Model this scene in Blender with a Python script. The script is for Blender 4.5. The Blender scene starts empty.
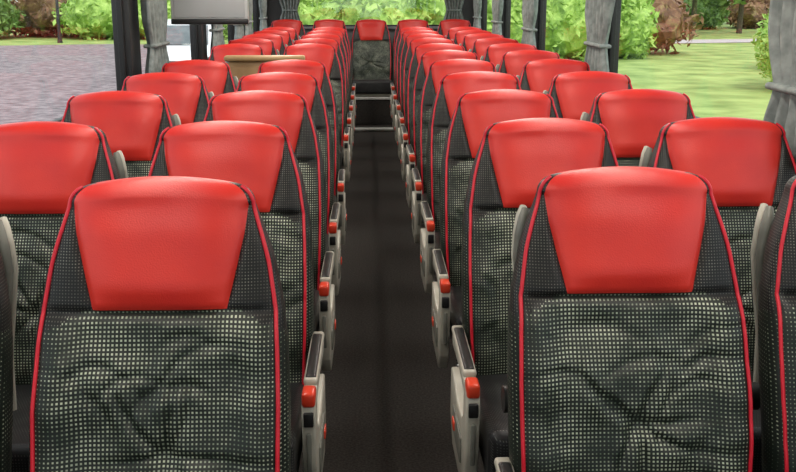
import bpy, bmesh, math, random
import numpy as np
from mathutils import Vector, Matrix, noise
random.seed(7); np.random.seed(7)
S=bpy.context.scene
S.view_settings.view_transform='Standard'
S.view_settings.look='None'
COL=S.collection

# ---------------------------------------------------------------- materials
def new_mat(name):
    m=bpy.data.materials.new(name); m.use_nodes=True
    nt=m.node_tree; b=nt.nodes['Principled BSDF']
    return m,nt,b
def N(nt,t,**k):
    n=nt.nodes.new(t)
    for a,v in k.items(): setattr(n,a,v)
    return n
def mth(nt,op,a,b=None,c=None):
    n=nt.nodes.new('ShaderNodeMath'); n.operation=op
    for i,v in enumerate((a,b,c)):
        if v is None: continue
        if isinstance(v,(int,float)): n.inputs[i].default_value=v
        else: nt.links.new(v,n.inputs[i])
    return n.outputs[0]
def noise_mat(name,c1,c2,scale=5,rough=.6,bump=0.0,bscale=None,metal=0,detail=4,lo=.35,hi=.65,spec=.5,coat=0):
    m,nt,b=new_mat(name)
    tc=N(nt,'ShaderNodeTexCoord'); nz=N(nt,'ShaderNodeTexNoise')
    nz.inputs['Scale'].default_value=scale; nz.inputs['Detail'].default_value=detail
    nt.links.new(tc.outputs['Object'],nz.inputs['Vector'])
    cr=N(nt,'ShaderNodeValToRGB')
    cr.color_ramp.elements[0].position=lo; cr.color_ramp.elements[0].color=(*c1,1)
    cr.color_ramp.elements[1].position=hi; cr.color_ramp.elements[1].color=(*c2,1)
    nt.links.new(nz.outputs['Fac'],cr.inputs[0]); nt.links.new(cr.outputs[0],b.inputs['Base Color'])
    b.inputs['Roughness'].default_value=rough; b.inputs['Metallic'].default_value=metal
    b.inputs['Specular IOR Level'].default_value=spec
    b.inputs['Coat Weight'].default_value=coat
    if bump>0:
        n2=N(nt,'ShaderNodeTexNoise'); n2.inputs['Scale'].default_value=bscale or scale*4
        nt.links.new(tc.outputs['Object'],n2.inputs['Vector'])
        bp=N(nt,'ShaderNodeBump'); bp.inputs['Strength'].default_value=bump; bp.inputs['Distance'].default_value=.004
        nt.links.new(n2.outputs['Fac'],bp.inputs['Height']); nt.links.new(bp.outputs[0],b.inputs['Normal'])
    return m
def fabric_mat(name,ground,dotA,dotB,period,th_lo,th_hi,side=.5):
    m,nt,b=new_mat(name)
    tc=N(nt,'ShaderNodeTexCoord')
    at=N(nt,'ShaderNodeAttribute'); at.attribute_name='weave'
    sp=N(nt,'ShaderNodeSeparateXYZ'); nt.links.new(at.outputs['Vector'],sp.inputs[0])
    k=2*math.pi/period
    sx=mth(nt,'SINE',mth(nt,'MULTIPLY',sp.outputs[0],k)); sz=mth(nt,'SINE',mth(nt,'MULTIPLY',sp.outputs[1],k))
    mn=mth(nt,'MINIMUM',sx,sz)
    big=N(nt,'ShaderNodeTexNoise'); big.inputs['Scale'].default_value=11; big.inputs['Detail'].default_value=4
    nt.links.new(tc.outputs['Object'],big.inputs['Vector'])
    th=N(nt,'ShaderNodeMapRange'); th.inputs[1].default_value=.35; th.inputs[2].default_value=.65
    th.inputs[3].default_value=th_hi; th.inputs[4].default_value=th_lo
    nt.links.new(big.outputs['Fac'],th.inputs[0])
    tt=mth(nt,'ADD',th.outputs[0],mth(nt,'MULTIPLY',sp.outputs[2],side))
    f=mth(nt,'MULTIPLY',mth(nt,'SUBTRACT',mn,tt),2.6); f.node.use_clamp=True
    dc=N(nt,'ShaderNodeMix',data_type='RGBA'); dc.inputs[6].default_value=(*dotA,1); dc.inputs[7].default_value=(*dotB,1)
    fine=N(nt,'ShaderNodeTexNoise'); fine.inputs['Scale'].default_value=60; fine.inputs['Detail'].default_value=2
    nt.links.new(tc.outputs['Object'],fine.inputs['Vector'])
    av=mth(nt,'ADD',mth(nt,'MULTIPLY',big.outputs['Fac'],.6),mth(nt,'MULTIPLY',fine.outputs['Fac'],.4))
    mr=N(nt,'ShaderNodeMapRange'); mr.inputs[1].default_value=.40; mr.inputs[2].default_value=.60
    nt.links.new(av,mr.inputs[0]); nt.links.new(mr.outputs[0],dc.inputs[0])
    mx=N(nt,'ShaderNodeMix',data_type='RGBA'); mx.inputs[6].default_value=(*ground,1)
    nt.links.new(dc.outputs[2],mx.inputs[7])
    nt.links.new(f,mx.inputs[0]); nt.links.new(mx.outputs[2],b.inputs['Base Color'])
    b.inputs['Roughness'].default_value=.45
    b.inputs['Specular IOR Level'].default_value=.4
    return m

M_red=noise_mat('red_leatherette',(.66,.024,.020),(.76,.036,.022),scale=6,rough=.40,bump=.15,bscale=350,spec=.5)
M_fab=fabric_mat('checked_fabric',(.010,.015,.011),(.13,.165,.115),(.52,.56,.42),.0080,-.16,.24)
M_wing=fabric_mat('dark_wing_fabric',(.006,.006,.006),(.06,.06,.05),(.18,.18,.15),.0060,.05,.45,0)
M_cush=fabric_mat('cushion_fabric',(.012,.012,.013),(.05,.05,.05),(.14,.14,.13),.0070,.1,.5,0)
M_pipe=noise_mat('red_piping',(.62,.01,.03),(.72,.015,.035),rough=.4)
M_shell=noise_mat('seat_shell_plastic',(.025,.025,.027),(.035,.035,.037),scale=20,rough=.5)
M_beige=noise_mat('beige_plastic',(.52,.49,.41),(.62,.59,.50),scale=12,rough=.28)
M_orange=noise_mat('orange_button',(.80,.05,.02),(.9,.08,.03),rough=.3)
M_black=noise_mat('black_plastic',(.012,.012,.012),(.02,.02,.02),rough=.4)
M_metal=noise_mat('grey_metal',(.45,.45,.44),(.55,.55,.54),scale=30,rough=.3,metal=.9)
M_greyarm=noise_mat('grey_arm_plastic',(.17,.17,.145),(.23,.23,.195),scale=15,rough=.4)
SEATM=[M_red,M_fab,M_wing,M_pipe,M_shell,M_beige,M_orange,M_black,M_metal,M_cush,M_greyarm]
RED,FAB,WING,PIPE,SHELL,BEIGE,ORANGE,BLACK,METAL,CUSH,GARM=range(11)

# ---------------------------------------------------------------- builder
class MB:
    def __init__(s): s.v=[];s.f=[];s.m=[];s.w={}
    def add(s,vs,fs,mats):
        o=len(s.v); s.v+= [tuple(v) for v in vs]
        for i,f in enumerate(fs):
            s.f.append([o+k for k in f]); s.m.append(mats[i] if isinstance(mats,list) else mats)
        return o
    def bm(s,bm,mat):
        bm.verts.index_update(); s.add([v.co[:] for v in bm.verts],[[v.index for v in f.verts] for f in bm.faces],mat)
    def box(s,c,size,mat,bev=.01,seg=2,rx=0,rz=0):
        b=bmesh.new(); bmesh.ops.create_cube(b,size=1)
        for v in b.verts: v.co=Vector((v.co.x*size[0],v.co.y*size[1],v.co.z*size[2]))
        if bev>0: bmesh.ops.bevel(b,geom=b.edges[:]+b.verts[:],offset=bev,segments=seg,profile=.5,affect='EDGES')
        R=Matrix.Translation(c)@Matrix.Rotation(rz,4,'Z')@Matrix.Rotation(rx,4,'X')
        bmesh.ops.transform(b,matrix=R,verts=b.verts[:]); s.bm(b,mat); b.free()
    def prism(s,poly,x0,x1,mat,bev=.006):
        b=bmesh.new(); vs=[b.verts.new((x0,p[0],p[1])) for p in poly]
        f=b.faces.new(vs); r=bmesh.ops.extrude_face_region(b,geom=[f])
        for v in r['geom']:
            if isinstance(v,bmesh.types.BMVert): v.co.x=x1
        bmesh.ops.recalc_face_normals(b,faces=b.faces[:])
        if bev>0: bmesh.ops.bevel(b,geom=b.edges[:],offset=bev,segments=2,profile=.5,affect='EDGES')
        s.bm(b,mat); b.free()
    def tube(s,pts,r,mat,n=8,closed=False):
        pts=[Vector(p) for p in pts]; vs=[];fs=[]; up=Vector((0,1,0.01))
        L=len(pts)
        for i,p in enumerate(pts):
            t=(pts[min(i+1,L-1)]-pts[max(i-1,0)]).normalized()
            a=t.cross(up)
            if a.length<.05: a=t.cross(Vector((1,0,0)))
            a.normalize(); b=a.cross(t)
            rr=r[i] if isinstance(r,(list,tuple)) else r
            for k in range(n):
                q=2*math.pi*k/n; vs.append(p+a*math.cos(q)*rr+b*math.sin(q)*rr)
        for i in range(L-1):
            for k in range(n):
                fs.append([i*n+k,i*n+(k+1)%n,(i+1)*n+(k+1)%n,(i+1)*n+k])
        fs.append(list(range(n))[::-1]); fs.append([(L-1)*n+k for k in range(n)])
        s.add(vs,fs,mat)
    def mesh(s,name,mats,smooth=True,angle=40,weave=False):
        me=bpy.data.meshes.new(name); me.from_pydata(s.v,[],s.f)
        for m in mats: me.materials.append(m)
        me.polygons.foreach_set('material_index',s.m)
        b=bmesh.new(); b.from_mesh(me); bmesh.ops.recalc_face_normals(b,faces=b.faces[:]); b.to_mesh(me); b.free()
        if smooth:
            me.polygons.foreach_set('use_smooth',[True]*len(me.polygons))
            try: me.set_sharp_from_angle(angle=math.radians(angle))
            except Exception: pass
        if weave:
            at=me.attributes.new('weave','FLOAT_VECTOR','POINT'); arr=[]
            for i,v in enumerate(s.v):
                u=s.w.get(i) or (v[0]+.5*v[1],v[2]-.8*v[1],0.0)
                arr+=[u[0],u[1],u[2]]
            at.data.foreach_set('vector',arr)
        me.update(); return me
def obj(name,me,loc=(0,0,0),rot=(0,0,0),parent=None):
    o=bpy.data.objects.new(name,me); COL.objects.link(o); o.location=loc; o.rotation_euler=rot
    if parent: o.parent=parent
    return o

# ---------------------------------------------------------------- the seat (faces -Y)
Z =[.45,.62,.75,.85,.915,1.0,1.06,1.12]
Wz=[.242,.248,.248,.243,.236,.217,.198,.178]
Wr=[.080,.090,.100,.112,.127,.148,.161,.168]
Fz=[-.205,-.185,-.145,-.105,-.082,-.052,-.034,-.016]
Tz=[.085,.095,.10,.10,.10,.10,.095,.085]
def smoothstep(a,b,x):
    t=min(1,max(0,(x-a)/(b-a))); return t*t*(3-2*t)
def interp(z,arr): return float(np.interp(z,Z,arr))
def seat_mesh(name,arm,raised,seed):
    mb=MB()
    rows=[]
    zs=list(np.linspace(.45,.90,72))+[.906,.912,.918,.925,.935]+list(np.linspace(.95,1.12,13))
    for z in zs: rows.append((z,interp(z,Wz),interp(z,Wr),interp(z,Fz),interp(z,Tz),0.0))
    for ph in np.linspace(10,88,10):
        p=math.radians(ph); z=1.12+.040*math.sin(p)
        w=.178-.046*(1-math.cos(p)); wr=.168-.042*(1-math.cos(p))
        rows.append((z,w,wr,None,math.cos(p),ph))
    inner=list(np.linspace(0,1,29)); outer=[.07,.14,.21,.28,.36,.44,.52,.6,.7,.78,.86,.92,.96,.985,1.0]
    rnd=random.Random(seed); tz=.665+rnd.uniform(-.015,.015); tx=rnd.uniform(-.015,.015); ph0=rnd.uniform(0,6)
    creases=[]
    nC=7
    for i in range(nC):
        a=ph0+2*math.pi*i/nC+rnd.uniform(-.28,.28); creases.append((a,rnd.uniform(.013,.022),rnd.uniform(.10,.19),rnd.uniform(-1.2,1.2)))
    folds=[]
    for i in range(6):
        folds.append((rnd.uniform(-.17,.17),rnd.uniform(.75,.885),rnd.uniform(-.5,.5),rnd.uniform(.06,.13),rnd.uniform(.007,.014),rnd.uniform(.009,.016)))
    for i in range(4):
        sgn=rnd.choice((-1,1)); folds.append((sgn*rnd.uniform(.08,.19),rnd.uniform(.5,.82),1.2*sgn*rnd.uniform(.6,1.2),rnd.uniform(.05,.10),rnd.uniform(.007,.012),rnd.uniform(.009,.015)))
    def wr_depth(x,z):
        dx=x-tx; dz=z-tz; r=math.hypot(dx,dz); th=math.atan2(dz,dx)
        k=.020*math.exp(-(r/.026)**2)
        for a,amp,ln,cv in creases:
            d=(th-a-cv*r*2+math.pi)%(2*math.pi)-math.pi
            wdt=.012+.055*r
            if abs(d)<1.2:
                s=r*math.sin(d)
                k+=amp*(math.exp(-abs(s/(wdt*.6))**1.6)-.45*math.exp(-(s/(wdt*1.6))**2))*math.exp(-(r/ln)**2)*smoothstep(0,.045,r)
        for fx,fz,an,ln,amp,wd in folds:
            ux=math.cos(an); uz=math.sin(an); p=(x-fx)*ux+(z-fz)*uz; q=-(x-fx)*uz+(z-fz)*ux+ .5*p*p/ln
            k+=amp*(math.exp(-abs(q/wd)**1.6)-.5*math.exp(-(q/(wd*2.4))**2))*math.exp(-(p/ln)**2)
        k+=.015*noise.noise(Vector((x*6+seed*3,z*7,seed)))+.007*noise.noise(Vector((x*15+seed*3,z*17,seed)))
        return k
    def cols(w,wr):
        pos=[wr*i for i in inner]+[wr+(w-wr)*g for g in outer]
        return [-x for x in pos[::-1]][:-1]+pos
    nc=len(inner)+len(outer); NC=2*nc-1
    mid=nc-1
    vs=[];front_ids=[];back_ids=[];wv=[]
    for ri,(z,w,wr,yf,T,ph) in enumerate(rows):
        if yf is None:
            ym=-.016+.0425; Th=.085*max(T,.03)
        else: ym=yf+T/2; Th=T
        cl=cols(w,wr)
        yb=[ym-(Th/2)*(1-min(1,abs(x)/w)**4.5)**(1/4.5) for x in cl]
        arc=[0.0]*NC
        for c in range(mid+1,NC): arc[c]=arc[c-1]+math.hypot(cl[c]-cl[c-1],yb[c]-yb[c-1])
        for c in range(mid-1,-1,-1): arc[c]=arc[c+1]-math.hypot(cl[c]-cl[c+1],yb[c]-yb[c+1])
        fr=[]
        for ci,x in enumerate(cl):
            a=min(1,abs(x)/w); y=yb[ci]; sag=0
            if yf is not None:
                if z<.93: y-= .020*smoothstep(.5,.82,a)*(1-smoothstep(.9,1,a))*(1-smoothstep(.86,.93,z))
                fade=(1-smoothstep(.82,1,a))
                if z<.905:
                    k=wr_depth(x,z)
                    m=smoothstep(.45,.5,z)*(1-smoothstep(.885,.905,z)*.8)
                    y+=k*m*fade; sag=k*m*fade
                g=math.exp(-((z-.913)/.007)**2)*.012
                y+=g*fade
                if z>.915:
                    q=min(1,abs(x)/wr)
                    y-=.021*(1-q**3.5)*smoothstep(.913,.97,z)*(1-.4*smoothstep(1.06,1.12,z))
                    y+=.007*math.exp(-((abs(x)-wr)/.006)**2)*smoothstep(.91,.93,z)
                    y+=.005*noise.noise(Vector((x*8,z*8,seed+9)))
            else:
                q=min(1,abs(x)/wr); y-=.0126*(1-q**3.5)*T
            zz=z-.014*(x/w)**2*smoothstep(1.0,1.12,z)
            dark=smoothstep(.70,.97,a)
            fr.append(len(vs)); vs.append((x,y,zz)); wv.append((arc[ci],z+sag*.30,dark))
        bk=[]
        for ci,x in enumerate(cl):
            if ci==0: bk.append(fr[0]); continue
            if ci==NC-1: bk.append(fr[-1]); continue
            a=min(1,abs(x)/w); y=ym+(Th/2)*(1-a**4)**(1/4)
            zz=z-.014*(x/w)**2*smoothstep(1.0,1.12,z)
            sg=1 if x>0 else -1
            bk.append(len(vs)); vs.append((x,y,zz)); wv.append((sg*(2*abs(arc[-1])-abs(arc[ci])),z,.5))
        front_ids.append(fr); back_ids.append(bk)
    fs=[];ms=[]
    ni=len(inner)-1; redlo=mid-ni; redhi=mid+ni
    for r in range(len(rows)-1):
        z=(rows[r][0]+rows[r+1][0])/2
        for c in range(NC-1):
            fs.append([front_ids[r][c],front_ids[r][c+1],front_ids[r+1][c+1],front_ids[r+1][c]])
            if z>.915: ms.append(RED if redlo<=c<redhi else WING)
            else:
                xx=abs(vs[front_ids[r][c]][0])
                ms.append(WING if (z>.87 and xx>.150+(.915-z)*2.2) else FAB)
            fs.append([back_ids[r][c+1],back_ids[r][c],back_ids[r+1][c],back_ids[r+1][c+1]])
            edge = (c<8 or c>NC-10)
            if z>1.12: ms.append(RED if redlo<=c<redhi else WING)
            else: ms.append((FAB if z<.87 else WING) if edge else SHELL)
    for r,rev in ((0,False),(len(rows)-1,True)):
        for c in range(NC-1):
            q=[front_ids[r][c],front_ids[r][c+1],back_ids[r][c+1],back_ids[r][c]]
            q=list(dict.fromkeys(q))
            if len(q)>=3: fs.append(q if rev else q[::-1]); ms.append(RED if (rev and redlo<=c<redhi) else WING)
    mb.add(vs,fs,ms)
    for i,u in enumerate(wv): mb.w[i]=u
    ci=4; top=len(rows)-3
    left=[Vector(vs[front_ids[r][ci]])+Vector((-.001,-.002,0)) for r in range(0,top,1)]
    right=[Vector(vs[front_ids[r][NC-1-ci]])+Vector((.001,-.002,0)) for r in range(0,top,1)]
    mb.tube(left,.0042,PIPE,8); mb.tube(right,.0042,PIPE,8)
    mb.box((0,-.015,.74),(.36,.03,.40),SHELL,bev=.012,rx=-.36)
    mb.box((0,.040,.86),(.34,.018,.20),BLACK,bev=.006,rx=-.30)
    b=bmesh.new(); bmesh.ops.create_cube(b,size=1)
    for v in b.verts: v.co=Vector((v.co.x*.46,v.co.y*.48,v.co.z*.13))
    bmesh.ops.bevel(b,geom=b.edges[:],offset=.035,segments=4,profile=.5,affect='EDGES')
    for v in b.verts:
        v.co.z+=.02*(abs(v.co.x)/.22)**3*(v.co.z>0)+.015*(-v.co.y/.24)*(v.co.z>0)
        v.co+=Vector((0,-.42,.405))
    mb.bm(b,CUSH); b.free()
    for sx in (-1,1):
        mb.tube([(sx*.213,-.20,.455),(sx*.218,-.40,.468),(sx*.214,-.60,.478),(sx*.19,-.645,.47)],.004,PIPE,6)
    mb.box((0,-.40,.325),(.42,.44,.04),BEIGE if not arm else METAL,bev=.008)
    for y in (-.22,-.56):
        mb.box((0,y,.29),(.44,.035,.035),METAL,bev=.005)
    for x in (-.12,.12):
        mb.prism([(-.58,.31),(-.20,.31),(-.28,.06),(-.24,0),(-.54,0),(-.50,.06)],x-.015,x+.015,METAL,bev=.004)
        mb.box((x,-.39,.012),(.05,.40,.024),METAL,bev=.004)
    if arm:
        x0,x1=arm*.243,arm*.276
        A=-.035
        shield=[(-.575,.605),(-.585,.56),(-.575,.44),(-.55,.36),(-.50,.30),(-.20,.29),(-.12,.36),(-.13,.50),(-.20,.50),(-.32,.47),(-.44,.48),(-.50,.52),(-.50,.575),(-.36,.585),(-.16,.575),(-.15,.61),(-.40,.615)]
        mb.prism([(p,q+A) for p,q in shield],min(x0,x1),max(x0,x1),BEIGE,bev=.006)
        xm=(x0+x1)/2
        mb.box((xm,-.31,.616+A),(.035,.36,.020),BEIGE,bev=.008,seg=3)
        mb.box((xm,-.32,.623+A),(.027,.32,.014),BLACK,bev=.006)
        mb.box((xm,-.553,.607+A),(.032,.062,.036),ORANGE,bev=.007)
        mb.box((xm,-.584,.560+A),(.024,.012,.036),BLACK,bev=.003)
        mb.box((xm,-.583,.47+A),(.012,.010,.11),GARM,bev=.003)
        mb.box((arm*.277,-.36,.40+A),(.008,.22,.07),GARM,bev=.003)
        mb.box((arm*.281,-.30,.40+A),(.008,.05,.025),ORANGE,bev=.003)
        mb.tube([(arm*.20,-.16,.33),(arm*.255,-.16,.33)],.02,METAL,10)
    for side in raised:
        x=side*.208
        pts=[(x-side*.02,.03,.66),(x-side*.02,.04,.78),(x-side*.010,.055,.88),(x,.058,.96),(x-side*.002,.055,1.01),(x-side*.008,.058,1.045),(x-side*.014,.07,1.062)]
        mb.tube(pts,[.014,.014,.013,.013,.013,.012,.009],GARM,10)
        mb.tube([(px,py+.03,pz) for px,py,pz in pts],[.012]*6+[.008],BEIGE,8)
        mb.tube([(x-.034,.0,.66),(x-.006,.0,.66)],.03,BLACK,12)
    return mb.mesh(name,SEATM,angle=60,weave=True)
meshes={}
for s in (1,2,3):
    meshes['L_aisle',s]=seat_mesh('seat_aisle_a',1,[],s)
    meshes['R_aisle',s]=seat_mesh('seat_aisle_b',-1,[],s+10)
meshes['R_first',1]=seat_mesh('seat_aisle_c',-1,[-1],5)
meshes['L_first',1]=seat_mesh('seat_aisle_d',1,[],8)
for s in (1,2):
    meshes['L_win',s]=seat_mesh('seat_window_a',0,[1],s+20)
    meshes['R_win',s]=seat_mesh('seat_window_b',0,[-1],s+30)
meshes['mid',1]=seat_mesh('seat_rear',0,[],41)

XL_A,XL_W=-.402,-.915
XR_A,XR_W=.510,1.022
rows=[2.0,2.83]+[2.83+.87*k for k in range(1,10)]
rr=random.Random(3)
def seat(kind,x,d,z=0):
    ks=[k for k in meshes if k[0]==kind]; me=meshes[rr.choice(ks)]
    return obj('passenger_seat',me,(x,d,z),(0,0,rr.uniform(-.012,.012)))
PH=.04
for i,d in enumerate(rows):
    ld=(-.085,-.04,-.02)[min(i,2)]
    if i not in (5,):
        seat('L_first' if i==0 else 'L_aisle',XL_A,d+ld); seat('L_win',XL_W-(.025 if i==0 else 0),d+ld)
    seat('R_first' if i==0 else 'R_aisle',XR_A+(.018 if i==0 else 0),d); seat('R_win',XR_W+(.03 if i==0 else 0),d)
for x in (-.95,-.45,.045,.54,1.04):
    seat('mid',x,12.12,PH)

# ---------------------------------------------------------------- bus shell
WLx,WRx,Y0,Y1=-1.23,1.33,-2.4,12.7
M_carpet=noise_mat('aisle_carpet',(.030,.027,.024),(.062,.055,.050),scale=120,rough=.95,bump=.8,bscale=400,spec=.1)
M_wall=noise_mat('grey_wall_trim',(.20,.20,.20),(.25,.25,.245),scale=30,rough=.7)
M_pillar=noise_mat('dark_pillar',(.015,.015,.016),(.03,.03,.03),rough=.5)
M_ceil=noise_mat('ceiling_fabric',(.62,.62,.60),(.68,.68,.66),scale=40,rough=.8)
M_curt=noise_mat('curtain_cloth',(.19,.215,.205),(.31,.34,.325),scale=25,rough=.85)
M_rub=noise_mat('window_rubber',(.01,.01,.01),(.015,.015,.015),rough=.5)
M_wood=noise_mat('beech_wood',(.46,.28,.12),(.56,.36,.17),scale=8,rough=.4)
M_nose=noise_mat('step_nosing',(.50,.50,.46),(.60,.60,.56),scale=40,rough=.35)
m,nt,b=new_mat('window_glass')
for n in list(nt.nodes):
    if n.type!='OUTPUT_MATERIAL': nt.nodes.remove(n)
out=[n for n in nt.nodes if n.type=='OUTPUT_MATERIAL'][0]
tr=N(nt,'ShaderNodeBsdfTransparent'); tr.inputs[0].default_value=(.97,.99,.98,1)
gl=N(nt,'ShaderNodeBsdfGlossy'); gl.inputs['Roughness'].default_value=.02
mx=N(nt,'ShaderNodeMixShader'); mx.inputs[0].default_value=.05; nt.links.new(tr.outputs[0],mx.inputs[1]); nt.links.new(gl.outputs[0],mx.inputs[2]); nt.links.new(mx.outputs[0],out.inputs[0])
M_glass=m

def boxobj(name,c,size,mat,bev=.0,parent=None,**k):
    mb=MB(); mb.box((0,0,0),size,0,bev=bev,**k); return obj(name,mb.mesh(name,[mat]),c,parent=parent)
cx=(WLx+WRx)/2; W=WRx-WLx; cy=(Y0+Y1)/2; L=Y1-Y0
boxobj('floor',(cx,cy,-.05),(W+.2,L+.1,.10),M_carpet)
boxobj('ceiling',(cx,cy,2.08),(W+.2,L+.1,.06),M_ceil)
mb=MB(); mb.box((cx,(11.10+Y1-.05)/2,PH/2-.002),(W-.04,Y1-11.10-.05,PH-.004),0,bev=0)
mb.box((cx,11.12,PH-.012),(W-.1,.11,.02),1,bev=.004)
mb.box((cx,11.085,.018),(W-.1,.012,.028),1,bev=.003)
obj('rear_step',mb.mesh('rear_step',[M_carpet,M_nose]))
mb=MB(); mb.box((cx,11.40,PH+.15),(W-.1,.03,.27),0,bev=0); mb.box((cx,11.395,PH+.30),(W-.1,.045,.025),1,bev=.004)
obj('trim_1',mb.mesh('seat_riser',[M_carpet,M_nose]))
SILL=.98; HEAD=1.72
pill={'l':[-1.9,.5,2.95,5.42,7.7,9.75,11.9],'r':[-1.9,.55,3.04,5.72,8.1,10.1,12.1]}
wn=0
for side,x in (('l',WLx),('r',WRx)):
    sg=-1 if side=='l' else 1
    mb=MB(); xo=x+sg*.04
    mb.box((xo,cy,SILL/2),(.08,L,SILL),0,bev=0)
    mb.box((xo,cy,(HEAD+2.05)/2),(.08,L,2.05-HEAD),0,bev=0)
    mb.box((x-sg*.005,cy,SILL-.012),(.05,L,.03),0,bev=.006)
    PW=.22 if side=='l' else .10
    for p in pill[side]:
        mb.box((xo,p,(SILL+HEAD)/2),(.09,PW,HEAD-SILL+.02),1,bev=.006)
    mb.box((xo,Y0+.03,(SILL+HEAD)/2),(.08,.06,HEAD-SILL),1,bev=0)
    mb.box((xo,Y1-.05,(SILL+HEAD)/2),(.08,.10,HEAD-SILL),1,bev=0)
    obj('wall_left' if side=='l' else 'wall_right',mb.mesh('w',[M_wall,M_pillar]))
    ps=pill[side]+[Y1-.035]
    for a,b_ in zip(ps[:-1],ps[1:]):
        wn+=1; y0=a+PW/2; y1=b_-PW/2
        if y1-y0<.2: continue
        mb=MB(); zc=(SILL+HEAD)/2; h=HEAD-SILL
        mb.box((xo,(y0+y1)/2,zc),(.006,y1-y0,h),0,bev=0)
        for yy in (y0+.012,y1-.012): mb.box((xo,yy,zc),(.03,.024,h),1,bev=.004)
        for zz in (SILL+.012,HEAD-.012): mb.box((xo,(y0+y1)/2,zz),(.03,y1-y0,.024),1,bev=.004)
        obj('window_%d'%wn,mb.mesh('win',[M_glass,M_rub]))
RB=1.09
mb=MB()
mb.box((cx,Y1+.04,RB/2),(W+.16,.08,RB),0,bev=0)
mb.box((cx,Y1+.04,1.9),(W+.16,.08,.30),0,bev=0)
mb.box((WLx+.11,Y1+.04,1.42),(.36,.08,.68),1,bev=0); mb.box((WRx-.11,Y1+.04,1.42),(.36,.08,.68),1,bev=0)
mb.box((cx,Y1-.02,RB-.01),(W,.10,.03),0,bev=.006)
obj('wall_rear',mb.mesh('wr',[M_wall,M_pillar]))
mb=MB(); mb.box((cx,Y1+.04,1.42),(W-.58,.006,.67),0,bev=0)
for zz in (RB+.012,1.745): mb.box((cx,Y1+.03,zz),(W-.58,.03,.03),1,bev=.004)
obj('window_rear',mb.mesh('wrg',[M_glass,M_rub]))
mb=MB(); mb.box((cx,Y0-.04,.35),(W+.16,.08,.70),0,bev=0); mb.box((cx,Y0-.04,1.98),(W+.16,.08,.14),0,bev=0)
obj('wall_front',mb.mesh('wf',[M_wall]))
boxobj('window_front',(cx,Y0-.04,1.305),(W-.02,.01,1.19),M_glass)

def curtain(x,y0,y1,zt,zb,seed,inward):
    n=72; m=26; vs=[];fs=[]
    yc=(y0+y1)/2; w=(y1-y0)
    for j in range(m+1):
        t=j/m; z=zt+(zb-zt)*t
        tie=math.exp(-((t-.72)/.14)**2)
        sc=1-.28*tie+.05*max(0,t-.75)
        for i in range(n+1):
            u=i/n
            ph=u*2*math.pi*6+math.sin(u*7+seed)*.8+.5*math.sin(t*3+seed)
            amp=.024*(1-.35*tie)
            vs.append((x+inward*(.035+amp*math.sin(ph)+.008*math.sin(3*ph+t*4)), yc+(u-.5)*w*sc+.006*math.sin(ph*2+t*5), z))
    for j in range(m):
        for i in range(n): a=j*(n+1)+i; fs.append([a,a+1,a+n+2,a+n+1])
    mb=MB(); mb.add(vs,fs,0)
    zz=zt+(zb-zt)*.72
    mb.box((x+inward*.035,yc,zz),(.070,w*.74,.022),0,bev=.01)
    o=obj('window_curtain',mb.mesh('curtain',[M_curt],angle=180))
    md=o.modifiers.new('thick','SOLIDIFY'); md.thickness=.002
    return o
k=0
for p in pill['l'][3:-1]:
    k+=1; curtain(WLx+.03,p-.02,p+.52,1.74,1.03,k,1)
curtain(WLx+.03,9.1,9.5,1.74,1.03,61,1); curtain(WLx+.03,11.3,11.7,1.74,1.03,62,1)
for p in pill['r'][2:-1]:
    k+=1; curtain(WRx-.03,p-(.42 if p>4 else .38),p+.12,1.74,1.03,k,-1)
curtain(WRx-.03,11.5,12.0,1.74,1.03,63,-1)
for sx,x0 in ((0,WLx+.14),(1,WRx-.40)):
    o=curtain(0,-.13,.13,1.74,1.12,90+sx,1); o.rotation_euler=(0,0,-math.pi/2); o.location=(x0+.14,Y1-.02,0)

for sx in (-.62,.72):  # unseen overhead strips with casings, added as fill to brighten the cabin
    mb=MB(); mb.box((0,0,.012),(.13,11.6,.024),0,bev=.004)
    o=obj('added_fill_casing',mb.mesh('fill_casing',[M_ceil]),(sx,6.0,2.022))
    ld=bpy.data.lights.new('fill_strip','AREA'); ld.shape='RECTANGLE'; ld.size=.12; ld.size_y=11.4; ld.energy=72; ld.color=(1,.94,.85)  # added fill light, slightly warm
    lo=bpy.data.objects.new('added_fill_light',ld); COL.objects.link(lo); lo.parent=o; lo.location=(0,0,-.02)

mb=MB()
mb.box((0,0,.555),(.50,.035,1.05),0,bev=.01); mb.box((0,-.01,1.10),(.50,.09,.035),0,bev=.014,seg=3)
mb.box((0,-.022,.90),(.42,.012,.30),1,bev=.004)
for x in (-.23,.23): mb.tube([(x,0,0),(x,0,1.09)],.018,2,10)
obj('wooden_partition',mb.mesh('part',[M_wood,noise_mat('wood_inset',(.42,.24,.10),(.50,.30,.14),scale=10,rough=.45),M_metal]),(-.64,6.35,.01))
M_mon=noise_mat('monitor_casing',(.55,.56,.56),(.62,.63,.63),rough=.4)
M_scr=noise_mat('monitor_screen',(.48,.50,.51),(.54,.56,.57),scale=3,rough=.15)
mb=MB()
mb.box((0,0,0),(.44,.05,.29),0,bev=.012); mb.box((0,-.028,.012),(.40,.006,.235),1,bev=.002)
mb.box((0,-.024,-.128),(.44,.02,.03),2,bev=.006)
mb.box((0,.01,.34),(.06,.03,.42),0,bev=.006); mb.box((0,.01,.53),(.16,.10,.02),0,bev=.004)
obj('ceiling_monitor',mb.mesh('mon',[M_mon,M_scr,M_black]),(-.90,5.9,1.475))

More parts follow.
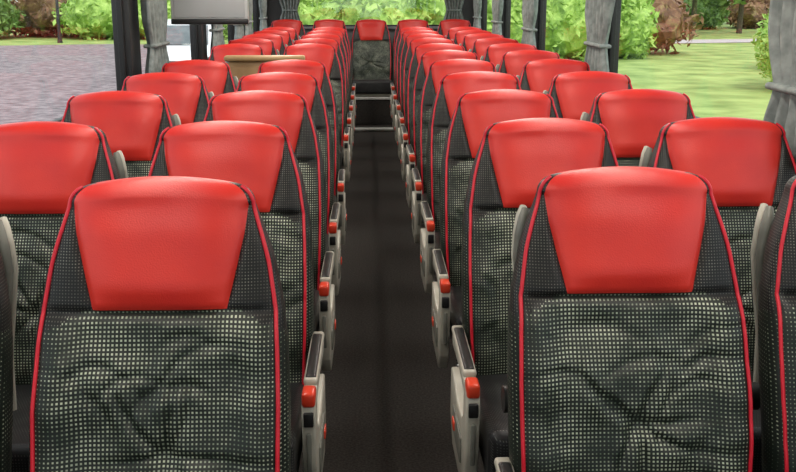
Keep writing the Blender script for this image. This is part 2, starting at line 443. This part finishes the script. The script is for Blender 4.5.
# ---------------------------------------------------------------- outdoors
G=-1.35
M_asph=noise_mat('mauve_asphalt',(.12,.090,.10),(.33,.265,.28),scale=3.5,rough=.9,detail=14,lo=.32,hi=.68)
M_grass=noise_mat('meadow_grass',(.16,.25,.05),(.42,.52,.16),scale=.8,rough=.95,detail=14,lo=.3,hi=.7)
M_path=noise_mat('path_gravel',(.46,.40,.40),(.56,.50,.50),scale=3,rough=.95)
def plane(name,x0,x1,y0,y1,z,mat):
    me=bpy.data.meshes.new(name); me.from_pydata([(x0,y0,z),(x1,y0,z),(x1,y1,z),(x0,y1,z)],[],[(0,1,2,3)]); me.materials.append(mat); return obj(name,me)
plane('ground_grass',-150,150,-60,200,G,M_grass)
mb=MB(); pts=[(-60,-40),(3.5,-40),(4.2,10),(3.5,40),(0,52),(-14,58),(-25,55),(-35,56),(-60,58)]
mb.add([(x,y,G+.02) for x,y in pts],[list(range(len(pts)))],0); obj('parking_asphalt',mb.mesh('asph',[M_asph],smooth=False))
mb=MB(); vs=[];fs=[]
for i in range(30):
    t=i/29; x=4+60*t; y=56+8*math.sin(t*2.0); vs+=[(x,y-2,G+.03),(x,y+2,G+.03)]
fs=[[2*i,2*i+2,2*i+3,2*i+1] for i in range(29)]
mb.add(vs,fs,0); obj('gravel_path',mb.mesh('path',[M_path],smooth=False))

def leaf_mat(name,a,b_,c):
    m,nt,bs=new_mat(name); tc=N(nt,'ShaderNodeTexCoord'); nz=N(nt,'ShaderNodeTexNoise'); nz.inputs['Scale'].default_value=1.6; nz.inputs['Detail'].default_value=8; nz.inputs['Roughness'].default_value=.75
    nt.links.new(tc.outputs['Object'],nz.inputs['Vector']); cr=N(nt,'ShaderNodeValToRGB')
    cr.color_ramp.elements[0].position=.33; cr.color_ramp.elements[0].color=(*a,1)
    cr.color_ramp.elements[1].position=.68; cr.color_ramp.elements[1].color=(*c,1)
    e=cr.color_ramp.elements.new(.5); e.color=(*b_,1)
    nt.links.new(nz.outputs['Fac'],cr.inputs[0]); nt.links.new(cr.outputs[0],bs.inputs['Base Color']); bs.inputs['Roughness'].default_value=.7
    return m
ML_dark=leaf_mat('tree_leaves',(.04,.08,.02),(.13,.24,.05),(.34,.48,.12))
ML_bright=leaf_mat('bright_leaves',(.12,.25,.03),(.32,.50,.09),(.62,.78,.24))
ML_red=leaf_mat('russet_leaves',(.06,.035,.02),(.24,.11,.06),(.38,.30,.11))
M_bark=noise_mat('bark',(.06,.045,.03),(.12,.09,.06),scale=6,rough=.9)
def leafy(name,loc,blobs,n,size,mat,trunk=0):
    mb=MB()
    for (bx,by,bz,rx,ry,rz) in blobs:
        b=bmesh.new(); bmesh.ops.create_icosphere(b,subdivisions=3,radius=1)
        for v in b.verts:
            k=.80+.22*noise.noise(v.co*2.3+Vector((bx,by,bz)))
            v.co=Vector((v.co.x*rx*k+bx,v.co.y*ry*k+by,v.co.z*rz*k+bz))
        mb.bm(b,0); b.free()
        nn=n
        d=np.random.normal(size=(nn,3)); d/=np.linalg.norm(d,axis=1)[:,None]
        rad=np.random.uniform(.78,1.1,size=(nn,1)); p=d*rad*np.array([rx,ry,rz])+np.array([bx,by,bz])
        a=np.random.normal(size=(nn,3)); a/=np.linalg.norm(a,axis=1)[:,None]
        c=np.cross(a,np.random.normal(size=(nn,3))); c/=np.linalg.norm(c,axis=1)[:,None]
        s=size*np.random.uniform(.5,1.1,size=(nn,1))
        q=np.stack([p-a*s,p+c*s*.45,p+a*s,p-c*s*.45],axis=1).reshape(-1,3)
        mb.add([tuple(v) for v in q.tolist()],[[4*i,4*i+1,4*i+2,4*i+3] for i in range(nn)],0)
    if trunk: mb.tube([(0,0,0),(.05,0,trunk*.5),(0,.05,trunk)],[.22,.17,.10],1,8)
    me=bpy.data.meshes.new(name); me.from_pydata(mb.v,[],mb.f); me.materials.append(mat); me.materials.append(M_bark)
    me.polygons.foreach_set('material_index',mb.m); me.update()
    return obj(name,me,loc)
R=random.Random(11)
def bush(name,x,y,w,h,mat,n=500,size=.3):
    bl=[]
    for i in range(5):
        rx=w*R.uniform(.28,.42); rz=h*R.uniform(.35,.5)
        bl.append((R.uniform(-.35,.35)*w,R.uniform(-.3,.3)*w,rz*.9,rx,rx,rz))
    bl.append((0,0,h*.55,w*.35,w*.35,h*.5))
    return leafy(name,(x,y,G),bl,n,size,mat)
def tree(name,x,y,h,mat,n=600,size=.4):
    bl=[]
    for i in range(6):
        r=h*R.uniform(.20,.28); bl.append((R.uniform(-.25,.25)*h,R.uniform(-.25,.25)*h,h*R.uniform(.40,.80),r,r,r*.85))
    return leafy(name,(x,y,G),bl,n,size,mat,trunk=h*.6)
for i in range(9): bush('hedge_bush',-46+i*5.2,66+R.uniform(-1,1.5),7.5,3.6,(ML_dark,ML_bright,ML_red)[(i*2+1)%3],n=450)
for i in range(6): tree('tree',-58+i*7.5,88+R.uniform(-2,3),9,ML_dark)
for i in range(6): bush('shrub',-5+i*3.0,46+R.uniform(-2,2),4.5,3.8,ML_bright,n=500,size=.25)
for i in range(4): tree('tree',-6+i*6,66+R.uniform(-2,3),10,ML_bright if i%2 else ML_dark)
bush('shrub',13.6,29.5,3.8,3.6,ML_bright,n=1400,size=.12)
bush('shrub',16.5,38,3.0,2.2,ML_bright,n=700,size=.14)
for x,y,mt in ((11.6,50,ML_red),(20,80,ML_red),(26,82,ML_dark),(32,82,ML_red),(38,80,ML_dark),(44,82,ML_bright),(8,50,ML_red)):
    bush('shrub',x,y,6.0,3.4,mt,n=450)
for i in range(7): tree('tree',16+i*7,92+R.uniform(-2,3),11,ML_dark if i%2 else ML_red)
for x,y in ((22.5,70),(26.5,72)): tree('tree',x,y,9,ML_dark)
mb=MB(); mb.tube([(0,0,0),(0,0,.6),(0,0,5.5)],[.16,.10,.07],0,10); mb.tube([(0,0,5.4),(.3,0,5.8),(1.0,0,5.9)],.05,0,8); mb.box((1.2,0,5.88),(.6,.25,.12),0,bev=.03)
obj('street_lamp',mb.mesh('lampost',[M_black]),(-17.8,59.5,G))
M_white=noise_mat('van_paint',(.72,.74,.76),(.78,.80,.82),rough=.25,coat=.5)
M_vglass=noise_mat('van_glass',(.12,.14,.15),(.17,.19,.20),rough=.08)
mb=MB()
prof=[(-2.3,.35),(-2.38,.75),(-2.25,1.0),(-1.45,1.18),(-.75,1.85),(-.3,1.97),(2.2,1.95),(2.4,1.7),(2.42,.5),(2.3,.35)]
mb.prism(prof,-.95,.95,0,bev=.08)
mb.box((0,-1.14,1.53),(1.55,.03,.82),1,bev=.02,rx=-.80)
for sx in (-1,1):
    mb.box((sx*.94,-.35,1.5),(.04,.95,.45),1,bev=.015); mb.box((sx*.94,1.2,1.5),(.04,1.7,.45),1,bev=.015)
    mb.box((sx*.68,-2.32,.82),(.34,.10,.18),3,bev=.03); mb.box((sx*1.06,-.95,1.25),(.18,.10,.22),2,bev=.03)
    for y in (-1.5,1.5):
        mb.tube([(sx*.75,y,.33),(sx*.97,y,.33)],.33,2,20); mb.tube([(sx*.95,y,.33),(sx*.985,y,.33)],.19,3,14)
mb.box((0,-2.36,.72),(.8,.06,.16),2,bev=.02); mb.box((0,-2.36,.45),(1.7,.10,.16),2,bev=.03)
obj('white_van',mb.mesh('van',[M_white,M_vglass,M_black,M_metal]),(-5.95,33.5,G+.02),(0,0,.12))

w=bpy.data.worlds.new('overcast_sky'); S.world=w; w.use_nodes=True; nt=w.node_tree
bg=nt.nodes['Background']; bg.inputs[0].default_value=(.88,.94,1,1); bg.inputs[1].default_value=1.6
sl=bpy.data.lights.new('sun','SUN'); sl.energy=2.0; sl.angle=math.radians(12); sl.color=(1,.96,.88)
so=bpy.data.objects.new('sun',sl); COL.objects.link(so); so.rotation_euler=(math.radians(38),math.radians(-8),math.radians(20))
cd=bpy.data.cameras.new('camera'); cam=bpy.data.objects.new('camera',cd); COL.objects.link(cam)
cd.sensor_width=36; cd.lens=1000/796*36; cd.clip_end=500
cam.location=(0,0,1.51); cam.rotation_euler=(math.radians(90-13.7),0,math.radians(-1.72))
S.camera=cam
